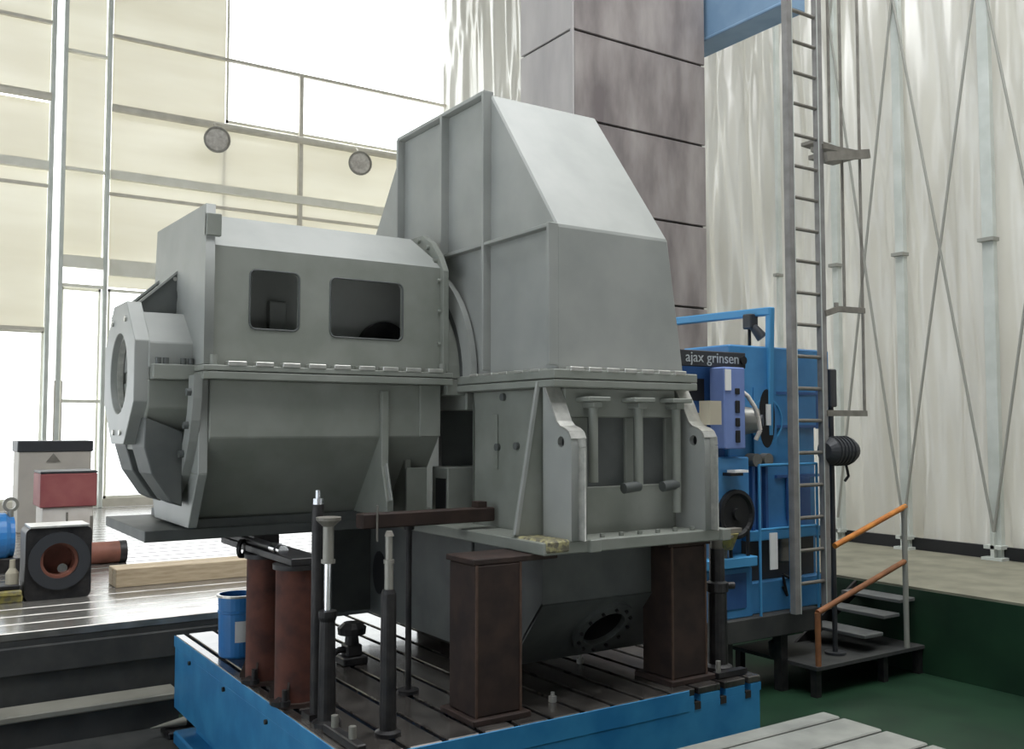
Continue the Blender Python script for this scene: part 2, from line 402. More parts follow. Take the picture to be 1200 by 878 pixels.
MB().box(X0-.006, X0, Y0, Y1, -.075, 0).build('rim', 'blue_cast', tb, .006)
MB().box(X0, xs[-3]-.06, Y0-.003, Y0+.004, -.12, -.004).build('front_lip', 'blue_cast', tb, .003)
for x in xs[-3:]:
    MB().box(x-.022, x+.022, Y0-.004, Y0+.04, -.115, -.075).build('slot_mouth', 'slot', tb)
for y in (4.25, 5.0, 5.75, 6.5):
    MB().cyl((X0-.014, y, -.11), (X0, y, -.11), .014, n=8).build('plug', 'slot', tb)

# ================================================================== EXHAUST HOOD (right block)
G = thing('exhaust_hood', (3.5, 5.3, .0), 'tall grey steel hopper shaped hood, right half of the big casing', 'machine casing')
HX0, HX1, HXt, FY, BYk = 3.0, 3.92, 3.80, 4.10, 6.62
RY0, RY1, RZ, SZ, FZ = 4.77, 5.92, 3.445, 2.535, 1.75
# upper hopper: a six-sided side outline, extruded, with the right side leaning inwards
out = [(FY, FZ), (FY, SZ), (RY0, RZ), (RY1, RZ), (BYk, SZ), (BYk, FZ)]
def xr(z): return HX1 + (HXt - HX1)*min(1, (z-FZ)/(SZ-FZ))
v = [(HX0, y, z) for y, z in out] + [(xr(z), y, z) for y, z in out]
n = 6
MB().add(v, [tuple(range(n-1,-1,-1)), tuple(range(n,2*n))] + [(i,(i+1)%n,(i+1)%n+n,i+n) for i in range(n)]).build('hopper_shell', 'paint', G, .01)
# ribs that stand proud of the left side
def rib(y, z0, z1, m='paint', wd=.012, pr=.055): return MB().box(HX0-pr, HX0+.01, y-wd, y+wd, z0, z1).build('side_rib', m, G, .003)
rib(RY0+.01, FZ+.03, RZ+.012); rib(5.29, SZ, RZ+.006); rib(RY1-.01, 1.9, RZ+.006); rib(FY+.012, FZ+.03, SZ+.01)
MB().box(HX0-.05, HX0+.01, FY+.004, BYk, SZ-.012, SZ+.008).build('waist_rib', 'paint', G, .003)
MB().box(HX0-.05, HX0+.02, RY0, RY1, RZ-.004, RZ+.02).build('ridge_rib', 'paint', G, .003)
MB().cyl((3.5, 5.2, RZ), (3.5, 5.2, RZ+.03), .03, n=10).build('drain_boss', 'paint', G)
# split flange with bright spot faces
MB().box(HX0-.06, HX1+.06, FY-.05, BYk+.05, FZ-.045, FZ+.005).build('upper_flange', 'paint_low', G, .005)
MB().box(HX0-.06, HX1+.06, FY-.05, BYk+.05, FZ-.09, FZ-.05).build('lower_flange', 'paint_low', G, .005)
p = MB().box(3.05, 3.14, FY-.053, FY-.002, FZ-.004, FZ+.020).build('bolt_pad', 'mach_steel', G, .003)
repeat(p, [(.125*i, 0, 0) for i in range(1, 7)], G)
p = MB().box(HX0-.063, HX0-.004, 4.18, 4.27, FZ-.004, FZ+.012).build('bolt_pad', 'mach_steel', G, .003)
repeat(p, [(0, .16*i, 0) for i in range(1, 5)], G)
# lower body
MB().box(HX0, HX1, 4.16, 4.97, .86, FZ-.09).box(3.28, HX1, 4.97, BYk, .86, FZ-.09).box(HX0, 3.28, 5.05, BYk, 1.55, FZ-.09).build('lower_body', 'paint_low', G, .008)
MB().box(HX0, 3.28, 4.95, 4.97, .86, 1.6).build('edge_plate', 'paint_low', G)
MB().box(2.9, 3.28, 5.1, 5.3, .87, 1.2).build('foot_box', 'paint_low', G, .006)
MB().box(2.893, 2.9, 5.12, 5.24, .93, 1.13).build('foot_opening', 'black', G)
for y, z in ((4.68, 1.33), (4.62, 1.62), (4.48, 1.34)):
    MB().cyl((HX0-.02, y, z), (HX0+.01, y, z), .022, n=10).build('plug', 'paint_dark', G)
MB().box(HX0-.012, HX0, 4.68, 4.72, 1.2, 1.52).build('weld_strip', 'paint_low', G, .004)
# front of the lower body: top band, panel with three drop rods
MB().box(3.06, 3.86, 4.115, 4.165, 1.5, FZ-.09).build('front_band', 'paint_low', G, .006)
MB().box(3.06, 3.86, 4.135, 4.165, .86, 1.12).build('front_sill', 'paint_low', G, .006)
for a, b in ((3.06, 3.23), (3.50, 3.56), (3.80, 3.86)):
    MB().box(a, b, 4.135, 4.165, 1.12, 1.5).build('front_stile', 'paint_low', G, .004)
MB().box(3.23, 3.80, 4.155, 4.168, 1.12, 1.5).build('recess_panel', 'paint_dark', G)
for x, zb, hook in ((3.21, 1.15, 0), (3.53, 1.12, -1), (3.815, .96, -1)):
    r_ = MB().cyl((x, 4.06, zb), (x, 4.06, 1.58), .026, n=12).build('drop_rod', 'paint_low', G)
    MB().box(x-.075, x+.075, 4.0, 4.12, 1.585, 1.61).box(x-.03, x+.03, 4.02, 4.12, 1.55, 1.585).build('rod_head', 'paint_low', r_, .004)
    if hook:
        zh = 1.12
        MB().cyl((x, 4.06, zh), (x-.11, 4.06, zh-.01), .03, n=12).build('rod_elbow', 'paint_dark', r_)
# wavy lifting plates left and right of the front
prof = [(4.17, 1.66), (4.155, 1.66), (4.10, 1.57), (4.075, 1.52), (4.05, 1.475), (4.02, 1.45), (3.975, 1.437), (3.945, 1.42), (3.925, 1.385), (3.92, 1.34), (3.92, .865), (4.17, .865)]
for x in (2.955, 3.90):
    pl = holed('lifting_plate', 'paint', prof, [circ(4.01, 1.37, .03, 14)], .10, YZ(x+.05), G)
    e = MB()
    for (y0, z0), (y1, z1) in zip(prof[1:10], prof[2:11]): e.bar((x+.05, y0-.002, z0+.002), (x+.05, y1-.002, z1+.002), .1, .008)
    e.build('pale_edge', 'mach_steel' if x < 3.5 else 'mach_steel', pl)  # bright strip paints the highlight along the plate edge
    MB().cyl((x+.03, 4.01, 1.37), (x+.07, 4.01, 1.37), .031, n=14).build('pin_hole', 'black', pl)
MB().prism([(HX0, 1.70), (HX0, .87), (2.79, .87), (2.93, 1.62)], 'y', 4.2, 4.225).build('side_gusset', 'paint_low', G, .003)
MB().bar((2.945, 4.2, 1.69), (2.80, 4.2, .88), .02, .02).build('gusset_edge', 'paint', G)
MB().prism([(HX1, 1.66), (HX1, .87), (4.12, .87), (4.0, 1.5)], 'y', 4.2, 4.225).build('side_gusset', 'paint_low', G, .003)
MB().box(4.0, 4.1, 3.98, 4.06, 1.46, 1.6).build('lug_cover', 'cardboard', G)
# bottom flange and the yellow flaked corner
MB().box(2.79, 4.09, 3.93, BYk, .80, .865).build('base_flange', 'paint_low', G, .006)
MB().box(2.80, 2.95, 3.922, 4.2, .81, .874).build('flaked_corner', 'grime', G, .01)
for x in (3.07, 4.02):
    MB().box(x, x+.07, 3.905, 3.94, .80, .865).build('flange_lug', 'paint_low', G, .004)
for i in range(6):
    MB().cyl((3.2+.13*i, 3.975, .865), (3.2+.13*i, 3.975, .885), .014, n=6).build('bolt_head', 'paint_low', G)
# funnel below the flange
FX0, FX1 = 2.97, 4.0
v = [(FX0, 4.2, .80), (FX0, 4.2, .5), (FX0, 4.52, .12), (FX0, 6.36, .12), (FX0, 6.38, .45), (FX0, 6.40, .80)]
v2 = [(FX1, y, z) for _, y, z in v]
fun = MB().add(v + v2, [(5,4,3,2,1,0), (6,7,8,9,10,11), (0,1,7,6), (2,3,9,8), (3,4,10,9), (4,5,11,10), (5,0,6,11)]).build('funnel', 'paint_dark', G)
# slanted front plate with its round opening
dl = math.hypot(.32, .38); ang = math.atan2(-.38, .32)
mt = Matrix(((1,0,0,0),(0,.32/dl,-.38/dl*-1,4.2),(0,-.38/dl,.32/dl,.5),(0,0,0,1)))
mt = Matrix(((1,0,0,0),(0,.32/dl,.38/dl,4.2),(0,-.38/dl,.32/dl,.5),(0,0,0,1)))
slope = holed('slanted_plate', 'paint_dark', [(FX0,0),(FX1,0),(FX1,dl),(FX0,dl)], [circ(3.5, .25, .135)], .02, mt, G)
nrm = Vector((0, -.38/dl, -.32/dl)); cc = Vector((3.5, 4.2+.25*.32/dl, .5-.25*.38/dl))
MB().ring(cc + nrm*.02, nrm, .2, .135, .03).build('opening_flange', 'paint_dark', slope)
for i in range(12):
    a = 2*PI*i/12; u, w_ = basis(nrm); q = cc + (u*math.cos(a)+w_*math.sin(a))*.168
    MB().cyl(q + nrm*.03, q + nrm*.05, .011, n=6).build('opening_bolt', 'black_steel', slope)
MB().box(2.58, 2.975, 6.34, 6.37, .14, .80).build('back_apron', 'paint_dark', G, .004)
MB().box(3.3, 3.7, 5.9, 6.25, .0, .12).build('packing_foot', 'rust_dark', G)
MB().box(2.97, 3.27, 5.30, 5.34, .9, 1.55).build('gap_shade_panel', 'paint_dark', G)  # added dark panel stands in for the shade in this gap
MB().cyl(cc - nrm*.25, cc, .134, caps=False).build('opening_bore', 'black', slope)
# oval hand hole in the side of the funnel
MB().prism([(6.19+.10*math.cos(2*PI*i/24), .42+.15*math.sin(2*PI*i/24)) for i in range(24)], 'x', FX0-.006, FX0+.02).build('hand_hole', 'black', fun)
MB().box(FX0-.02, FX0, 4.9, 5.05, .2, .78).build('funnel_rib', 'paint_dark', fun, .004)

# ================================================================== BEARING CASING (left block)
B = thing('bearing_casing', (2.1, 5.65, .82), 'long grey steel casing with two rounded windows and a ring at its end', 'machine casing')
BX0, BX1, BF, BB = 1.45, 2.86, 5.08, 6.20
CY = 5.66
# end plate at the left with its square shoulders
holed('end_plate', 'paint', [(5.05, 1.78), (5.05, 2.63), (6.12, 2.66), (6.24, 1.78)], [circ(CY, 2.2, .05, 12)], .05, YZ(1.425), B)
MB().box(1.40, 1.45, 5.12, 6.2, 1.2, 1.72).prism([(5.12, 1.2), (6.2, 1.2), (6.05, .9), (5.3, .9)], 'x', 1.40, 1.45).build('lower_end_plate', 'paint', B, .004)
MB().box(1.4, 1.48, 5.036, 5.07, 2.46, 2.58).build('corner_lug', 'paint_low', B, .004)
# window wall
wins = [rrect(1.65, 1.93, 1.98, 2.305, .035), rrect(2.115, 2.575, 1.96, 2.30, .035)]
ww = holed('window_wall', 'paint_low', [(BX0, 1.76), (BX1, 1.76), (BX1, 2.42), (BX0, 2.42)], wins, .03, XZ(BF+.015), B)
for q in wins:
    rim = MB()
    pts = [(x, BF-.001, z) for x, z in q] + [(q[0][0], BF-.001, q[0][1])]
    rim.tube(pts, .006, 6); rim.build('window_rim', 'paint_dark', ww)
# shell: chamfer, roof, back
MB().prism([(BF, 2.42), (BF+.22, 2.625), (BF+.22, 2.60), (BF+.03, 2.42)], 'x', BX0, BX1-.12).build('roof_chamfer', 'paint', B)
MB().box(BX0, BX1-.12, BF+.22, 5.98, 2.6, 2.625).build('roof', 'paint', B)
MB().prism([(5.98, 2.625), (6.2, 2.42), (6.2, 1.76), (6.17, 1.76), (6.17, 2.41), (5.98, 2.6)], 'x', BX0, BX1).build('back_wall', 'paint', B)
# rounded right end with bolts
v = [(BX1-.12, BF+.22, 2.625), (BX1-.12, 5.98, 2.625), (BX1, BF+.0, 2.42), (BX1, 6.2, 2.42), (BX1-.12, BF, 2.42), (BX1-.12, 6.2, 2.42), (BX1, BF+.16, 2.5), (BX1, 6.04, 2.5)]
MB().add(v, [(0, 1, 7, 6), (0, 6, 2, 4), (1, 5, 3, 7), (6, 7, 3, 2)]).build('end_hip', 'paint', B)
MB().box(BX1-.03, BX1, BF+.03, 6.17, 1.76, 2.45).build('right_end_plate', 'paint_low', B)
MB().cyl((2.0, 5.9, 2.625), (2.0, 5.9, 2.65), .018, n=8).build('lifting_boss', 'paint_dark', B)
# inside: a wall added close behind the windows to lighten the interior, with duct and cover
iw = MB().box(1.5, 2.8, 5.42, 5.45, 1.78, 2.55).build('added_inner_wall', 'paint', B)
MB().box(1.86, 1.96, 5.36, 5.42, 2.01, 2.18).build('inner_duct', 'paint', iw, .004)
MB().box(1.84, 1.98, 5.36, 5.42, 1.97, 2.01).build('duct_sill', 'paint_dark', iw)
MB().cyl((2.60, 5.36, 1.93), (2.60, 5.42, 1.93), .17, n=28).build('round_cover', 'black_steel', iw)
# bolted end flange standing proud of the shell
MB().prism([(5.04, 1.78), (5.04, 2.40), (5.10, 2.50), (5.20, 2.60), (5.32, 2.665), (5.98, 2.665), (6.24, 2.42), (6.24, 1.78)], 'x', 2.83, 2.87).build('end_flange', 'paint_low', B, .004)
for y, z in ((5.07, 1.95), (5.07, 2.15), (5.07, 2.34), (5.12, 2.47), (5.22, 2.57), (5.34, 2.63)):
    MB().cyl((2.81, y+.01, z), (2.83, y+.01, z), .016, n=6).build('flange_nut', 'paint_low', B)
# split flange
MB().box(BX0-.06, BX1+.03, BF-.06, 6.26, 1.745, 1.775).build('upper_flange', 'paint_low', B, .004)
MB().box(BX0-.06, BX1+.03, BF-.06, 6.26, 1.70, 1.74).build('lower_flange', 'paint_low', B, .004)
p = MB().box(1.52, 1.62, BF-.064, BF-.006, 1.772, 1.797).build('bolt_pad', 'mach_steel', B, .003)
repeat(p, [(.15*i, 0, 0) for i in range(1, 9)], B)
p = MB().cyl((1.45, BF-.03, 1.70), (1.45, BF-.03, 1.83), .022, n=6).build('flange_bolt', 'paint_low', B); repeat(p, [(1.38, 0, 0)], B)
# lower half: wall, underside, sole plate
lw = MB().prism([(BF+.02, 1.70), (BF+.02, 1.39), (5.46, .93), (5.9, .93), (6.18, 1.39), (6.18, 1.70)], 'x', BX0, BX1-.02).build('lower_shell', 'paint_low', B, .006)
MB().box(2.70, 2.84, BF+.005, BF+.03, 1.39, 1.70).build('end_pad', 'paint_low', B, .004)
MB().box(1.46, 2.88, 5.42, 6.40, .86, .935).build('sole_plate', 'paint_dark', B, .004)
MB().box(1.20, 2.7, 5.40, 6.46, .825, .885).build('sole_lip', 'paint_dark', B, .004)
MB().prism([(BF-.01, 1.66), (BF-.01, 1.22), (BF-.08, 1.02), (BF-.08, .93), (5.5, .93), (BF+.05, 1.42), (BF+.05, 1.66)], 'x', 2.44, 2.485).build('web_gusset', 'paint_low', B, .004)
MB().bar((2.462, BF-.013, 1.23), (2.462, BF-.083, 1.02), .045, .008).build('pale_edge', 'paint', B)  # lighter primer strip along the gusset's front edge
MB().box(2.66, 2.70, BF+.12, 5.45, .93, 1.25).build('end_gusset', 'paint_low', B, .004)
MB().box(2.66, 2.80, BF+.1, BF+.14, .93, 1.2).build('end_foot', 'paint_low', B, .004)
# bolted arc flange on the end
arc = []
ro, ri = .60, .50
for i in range(19):
    a = R(180 + 10*i); arc.append((CY + ro*math.cos(a), 1.72 + ro*1.16*math.sin(a)))
for i in range(18, -1, -1):
    a = R(180 + 10*i); arc.append((CY + ri*math.cos(a), 1.72 + ri*1.16*math.sin(a)))
af = MB().prism(arc, 'x', 1.355, 1.40).build('arc_flange', 'paint', B)
p = None
for i in range(11):
    a = R(188 + 16.4*i); y = CY + .55*math.cos(a); z = 1.72 + .55*1.16*math.sin(a)
    q = MB().cyl((1.33, y, z), (1.358, y, z), .022, n=6).build('arc_bolt', 'paint_dark', af)
# bearing housing between the end plate and the ring
up = MB().prism([(CY-.40, 1.76), (CY-.40, 1.9), (CY-.2, 2.08), (CY+.2, 2.08), (CY+.40, 1.9), (CY+.40, 1.76)], 'x', 1.17, 1.41).build('bearing_cap', 'paint', B, .006)
MB().box(1.18, 1.41, CY-.47, CY+.47, 1.70, 1.78).build('cap_flange', 'paint_low', B, .004)
for x in (1.21, 1.25, 1.34, 1.38):
    MB().cyl((x, CY-.44, 1.78), (x, CY-.44, 1.815), .016, n=6).build('cap_bolt', 'paint_dark', up)
MB().prism([(CY-.40, 1.70), (CY+.40, 1.70), (CY+.40, 1.55), (CY+.22, 1.32), (CY-.22, 1.32), (CY-.40, 1.55)], 'x', 1.17, 1.41).build('bearing_seat', 'paint_low', B, .006)
for y in (CY-.02, CY+.42):
    g = MB().prism([(1.15, 2.10), (1.405, 2.34), (1.44, 2.34), (1.44, 2.06), (1.15, 2.06)], 'y', y-.012, y+.012).build('top_gusset', 'paint_dark', B)
    MB().bar((1.14, y, 2.10), (1.405, y, 2.345), .05, .012).build('gusset_edge', 'paint', g)
    MB().cyl((1.39, y-.016, 2.30), (1.39, y-.012, 2.30), .012, n=8).build('rivet', 'mach_steel', g)
for y in (CY-.24, CY+.22):
    MB().prism([(1.16, 1.5), (1.36, 1.42), (1.36, 1.02), (1.30, 1.05), (1.20, 1.20), (1.16, 1.34)], 'y', y-.15, y+.15).build('lower_gusset', 'paint_dark', B, .006)
rg = MB().ring((1.14, CY, 1.745), (1, 0, 0), .425, .225, .08, n=32, no=8, rot=PI/8).build('end_ring', 'paint', B, .004)
MB().ring((1.15, CY, 1.745), (1, 0, 0), .226, .205, .03).build('bore_lip', 'mach_steel', rg)
MB().cyl((1.16, CY, 1.745), (1.42, CY, 1.745), .226, caps=False, n=28).build('bore', 'paint', rg)
MB().box(1.30, 1.33, CY-.23, CY+.23, 1.55, 1.94).build('bore_web', 'mach_steel', rg)
for i, a in enumerate((-105, -75, 60, 120)):
    y = CY + .34*math.cos(R(a)); z = 1.745 + .34*math.sin(R(a))
    MB().cyl((1.09, y, z), (1.105, y, z), .016, n=8).build('dowel', 'mach_steel', rg)
# coupling between the two casings
def half_ring(ro, ri, x0, x1, name, m, k=24):
    p = [(CY + ro*math.cos(PI*i/k), 1.745 + ro*math.sin(PI*i/k)) for i in range(k+1)]
    p += [(CY + ri*math.cos(PI*i/k), 1.745 + ri*math.sin(PI*i/k)) for i in range(k, -1, -1)]
    v = [(x0, a, b) for a, b in p] + [(x1, a, b) for a, b in p]; n = len(p); f = []
    for i in range(k):
        j = n-1-i; f += [(i, i+1, j-1, j), (n+i, n+j, n+j-1, n+i+1)]
    f += [(i, n+i, n+(i+1) % n, (i+1) % n) for i in range(n)]
    return MB().add(v, f).build(name, m, B)
half_ring(.765, .66, 2.945, 2.985, 'coupling_flange', 'paint')
half_ring(.66, .55, 2.96, 2.985, 'coupling_face', 'paint_dark')
half_ring(.60, .50, 2.87, 2.985, 'coupling_drum', 'paint_low')
MB().box(2.87, 3.0, 5.06, 5.3, 1.64, 1.74).build('coupling_shelf', 'paint_low', B, .004)

# ================================================================== SUPPORTS UNDER THE CASING
def box_column(name, x0, x1, y0, y1, h, label, cap):
    t = thing(name, ((x0+x1)/2, (y0+y1)/2, 0), label, 'support', 'box columns under the hood')
    MB().box(x0, x1, y0, y1, .03, h-.03).build('column_body', 'rust_dark', t, .008)
    MB().box(x0-.03, x1+.04, y0-.03, y1+.04, 0, .03).build('base_plate', 'rust_dark', t, .004)
    MB().box(*cap, y0, y1+.02, h-.03, h).build('cap_plate', 'rust_dark', t, .004)
    for x in (x0, x1-.012): MB().box(x, x+.012, y0-.005, y0+.004, .03, h-.03).build('edge_bead', 'rust_bead', t)
    return t
box_column('support_column', 2.45, 2.72, 4.03, 4.29, .798, 'brown rusty square column under the left corner of the hood', (2.44, 2.95))
box_column('support_column', 3.74, 4.01, 4.03, 4.28, .798, 'brown rusty square column under the right corner of the hood', (3.72, 4.05))

def pillar(x, y, r, label):
    t = thing('pipe_pillar', (x, y, 0), label, 'support', 'rust red pipe pillars')
    MB().cyl((x, y, .02), (x, y, .70), r, n=28).build('pipe', 'rust', t)
    MB().cyl((x, y, 0), (x, y, .022), r*1.22, n=28).build('foot_flange', 'rust_dark', t)
    MB().cyl((x, y, .70), (x, y, .725), r*1.15, n=28).build('head_flange', 'black_steel', t)
    for k in range(3):
        a = R(150 + 80*k); q = (x + r*1.05*math.cos(a), y + r*1.05*math.sin(a))
        g = MB().prism([(0, 0), (.035, 0), (.035, .02), (0, .12)], 'y', -.006, .006).build('foot_rib', 'rust_dark', t)
        g.data.transform(Matrix.Translation((q[0]-.01*math.cos(a), q[1]-.01*math.sin(a), .02)) @ Matrix.Rotation(a, 4, 'Z'))
    q = MB().cyl((x-r*.9, y-.11, .02), (x-r*.9, y-.11, .10), .016, n=8).cyl((x-r*.9, y-.11, .02), (x-r*.9, y-.11, .045), .03, n=6).build('clamp_bolt', 'black_steel', t)
    MB().bar((x-r*1.3, y-.1, .03), (x-r*.5, y-.02, .045), .05, .02).build('clamp', 'black_steel', t)
    return t
pillar(1.87, 5.40, .105, 'rust red pipe pillar beside the blue pail, the far one of two')
pillar(1.87, 4.90, .112, 'rust red pipe pillar nearest the front, under the long casing')
hb = thing('levelling_beam', (1.87, 5.2, .725), 'black levelling beam with jacking screw lying across the two pipe pillars', 'beam')
MB().box(1.79, 1.97, 4.78, 6.0, .726, .765).build('beam_plate', 'black_steel', hb, .004)
MB().box(1.80, 1.95, 5.4, 6.0, .765, .824).build('packing_block', 'black_steel', hb, .004)
MB().cyl((1.81, 5.62, .79), (1.81, 4.98, .79), .024, n=10).build('jack_screw', 'black_steel', hb)
MB().cyl((1.81, 5.1, .79), (1.81, 5.02, .79), .032, n=6).cyl((1.81, 4.99, .79), (1.81, 4.95, .79), .03, n=6).build('screw_nut', 'chrome', hb)
MB().ring((1.765, 5.5, .745), (.7, -.7, 0), .055, .035, .02, n=18).build('lifting_eye', 'black_steel', hb)

# screw jacks standing on the table
j = thing('screw_jack', (1.85, 4.435, 0), 'tall screw jack with bright chrome spindle and mushroom head', 'jack', 'screw jacks on the table')
MB().lathe((1.85, 4.435, 0), (0,0,1), [(0, 0), (0, .07), (.02, .07), (.03, .045), (.5, .038), (.52, .045), (.55, .045), (.55, 0)], 18).build('jack_tube', 'black_steel', j)
MB().cyl((1.85, 4.435, .55), (1.85, 4.435, .80), .019, n=14).build('spindle', 'chrome', j)
MB().cyl((1.85, 4.435, .80), (1.85, 4.435, .98), .027, n=14).cyl((1.85, 4.435, .78), (1.85, 4.435, .80), .035, n=6).build('spindle_sleeve', 'lamp_metal', j)
MB().lathe((1.85, 4.435, .96), (0,0,1), [(0, .028), (.03, .06), (.045, .062), (.05, 0)], 16).build('jack_head', 'cage', j)
j = thing('threaded_stud', (1.86, 4.56, 0), 'black threaded stud with a bright nut on top, just left of the chrome jack', 'stud')
MB().box(1.80, 1.89, 4.53, 4.64, 0, .03).build('stud_foot', 'black_steel', j)
MB().cyl((1.845, 4.56, .03), (1.845, 4.56, 1.06), .03, n=12).build('stud_bar', 'black_steel', j)
MB().cyl((1.845, 4.56, 1.06), (1.845, 4.56, 1.09), .03, n=6).cyl((1.845, 4.56, 1.09), (1.845, 4.56, 1.13), .014, n=8).build('stud_nut', 'chrome', j)
j = thing('screw_jack', (2.03, 4.13, 0), 'grey screw jack standing free at the front of the table', 'jack', 'screw jacks on the table')
MB().lathe((2.03, 4.13, 0), (0,0,1), [(0, 0), (0, .062), (.02, .062), (.03, .04), (.66, .036), (.68, .028), (.68, 0)], 18).build('jack_tube', 'black_steel', j)
MB().cyl((2.03, 4.13, .68), (2.03, 4.13, .80), .021, n=12).cyl((2.03, 4.13, .80), (2.03, 4.13, .93), .017, n=12).cyl((2.03, 4.13, .80), (2.03, 4.13, .82), .026, n=6).build('spindle', 'lamp_metal', j)
MB().cyl((2.03, 4.13, .93), (2.03, 4.13, .955), .024, .014, n=10).build('jack_head', 'cage', j)
j = thing('screw_jack', (2.44, 4.72, 0), 'thin dark screw jack under the brown cross beam', 'jack', 'screw jacks on the table')
MB().cyl((2.44, 4.72, 0), (2.44, 4.72, .02), .06, n=14).build('jack_foot', 'black_steel', j)
MB().cyl((2.44, 4.72, .02), (2.44, 4.72, .885), .017, n=12).build('spindle', 'black_steel', j)
MB().cyl((2.44, 4.72, .885), (2.44, 4.72, .905), .03, n=6).build('jack_head', 'black_steel', j)
j = thing('screw_jack', (4.2, 4.13, 0), 'stout dark screw jack at the right end of the table', 'jack', 'screw jacks on the table')
MB().lathe((4.2, 4.13, 0), (0,0,1), [(0, 0), (0, .085), (.03, .085), (.045, .06), (.46, .056), (.47, .066), (.52, .066), (.53, .046), (.72, .044), (.72, 0)], 18).build('jack_tube', 'black_steel', j)
MB().cyl((4.2, 4.13, .72), (4.2, 4.13, .79), .035, n=12).build('spindle', 'cage', j)
MB().box(4.13, 4.27, 4.06, 4.2, .785, .80).build('jack_head', 'cage', j)
MB().cyl((4.245, 4.1, .5), (4.29, 4.08, .5), .022, n=8).build('jack_lever', 'black_steel', j)
cb = thing('cross_beam', (2.6, 4.72, .905), 'dark brown steel bar lying across in front of the casing gusset', 'beam')
MB().box(2.14, 2.97, 4.67, 4.76, .906, .985).build('bar', 'rust_dark', cb, .006)
MB().box(2.86, 2.92, 4.68, 4.75, .985, 1.02).build('stop_block', 'rust_dark', cb)
MB().cyl((2.22, 4.66, .84), (2.22, 4.66, 1.03), .006, n=6).build('pin', 'cage', cb)
# pail
t = thing('pail', (1.935, 6.10, 0), 'blue metal pail with a white label behind the pipe pillars', 'pail')
MB().lathe((1.935, 6.10, 0), (0,0,1), [(0, 0), (0, .110), (.01, .115), (.27, .120), (.275, .125), (.285, .125), (.29, .120), (.37, .123), (.375, .130), (.385, .130), (.385, .115), (.31, .113), (.31, 0)], 28).build('body', 'pail', t)
MB().ring((1.935, 6.10, .38), (0,0,1), .132, .117, .014, n=28).build('rim', 'mach_steel', t)
lb = []; ff = []
for i in range(7):
    a = R(245 + 12*i)
    for z in (.10, .23): lb.append((1.935 + .1225*math.cos(a), 6.10 + .1225*math.sin(a), z))
for i in range(6): ff.append((2*i, 2*i+2, 2*i+3, 2*i+1))
MB().add(lb, ff, True).build('paper_label', 'white', t)
# little vice under the casing
t = thing('table_vice', (2.45, 5.5, 0), 'small dark clamping jack silhouetted against the bright table under the casing', 'vice')
MB().box(2.37, 2.53, 5.42, 5.56, 0, .05).box(2.40, 2.50, 5.44, 5.54, .05, .12).build('vice_base', 'black_steel', t, .008)
MB().lathe((2.45, 5.49, .12), (0,0,1), [(0, .045), (.05, .04), (.06, .085), (.10, .09), (.13, .05), (.13, 0)], 14).build('vice_head', 'black_steel', t)
MB().cyl((2.36, 5.49, .09), (2.25, 5.49, .02), .02, n=8).cyl((2.36, 5.49, .09), (2.42, 5.49, .09), .02, n=8).build('vice_handle', 'black_steel', t)
# clamping studs and odd nuts on the table top
t = thing('clamp_bar', (1.9, 4.25, 0), 'dark clamping bar lying along the left edge of the table', 'clamp')
MB().box(1.79, 1.84, 3.95, 4.34, 0, .045).build('bar', 'black_steel', t, .006)
for y in (4.05, 4.25): MB().cyl((1.815, y, .045), (1.815, y, .10), .018, n=6).build('nut', 'lamp_metal', t)
for x, y, lb_ in ((3.62, 4.72, 'small bright nut on the table beneath the round funnel opening'), (3.0, 4.15, 'small nut on the table beside the left square column')):
    o = MB().cyl((x, y, 0), (x, y, .03), .022, n=6).cyl((x, y, .03), (x, y, .05), .011, n=8).build('nut', 'mach_steel'); tag(o, lb_, 'nut')
t = thing('hold_down_clamp', (4.2, 3.99, 0), 'flat dark clamp lying at the right front corner of the table', 'clamp')
MB().bar((4.05, 4.0, .02), (4.28, 4.0, .02), .05, .03).build('strap', 'black_steel', t)
MB().cyl((4.07, 4.0, .035), (4.07, 4.0, .1), .014, n=8).build('stud', 'lamp_metal', t)

# ================================================================== BORING MACHINE, right background
K = thing('boring_machine', (6.3, 5.9, -.1), 'blue boring machine with control box standing right of the grey hood', 'machine')
MB().box(5.55, 6.79, 5.44, 6.9, -.28, -.1).build('platform', 'pit_wall', K, .006)
for x, y in ((6.35, 5.52), (5.7, 5.52), (6.35, 6.8), (5.7, 6.8)):
    MB().box(x-.04, x+.04, y-.04, y+.04, PITZ if x < 6.38 else -.5, -.28).build('platform_leg', 'black_steel', K)
MB().box(5.87, 7.14, 5.6, 6.15, 1.45, 2.135).build('upper_box', 'blue_mach', K, .012)
MB().box(5.87, 6.95, 5.62, 6.15, -.1, 1.45).build('main_body', 'blue_mach', K, .01)
for z in (1.74, 1.45, 1.02): MB().box(6.42, 6.97, 5.592, 5.62, z-.012, z+.012).build('cover_seam', 'blue_dark', K)
MB().prism([(6.95, 1.45), (7.14, 1.78), (7.14, 1.45)], 'y', 5.596, 5.61).build('corner_gusset', 'blue_dark', K)  # dark blue triangle on the overhanging end of the upper box
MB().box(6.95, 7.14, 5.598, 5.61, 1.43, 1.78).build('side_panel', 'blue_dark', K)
hd = MB().box(5.3, 5.87, 5.66, 6.3, .75, 2.0).build('headstock', 'blue_dark', K, .01)
MB().box(5.32, 5.62, 5.645, 5.66, 1.66, 1.84).build('display', 'black', hd)
MB().cyl((5.5, 5.64, 1.78), (5.5, 5.652, 1.78), .035, n=14).build('gauge', 'white', hd)
MB().box(5.36, 5.56, 5.56, 5.64, 1.30, 1.56).build('manual_sheet', 'cardboard', hd)
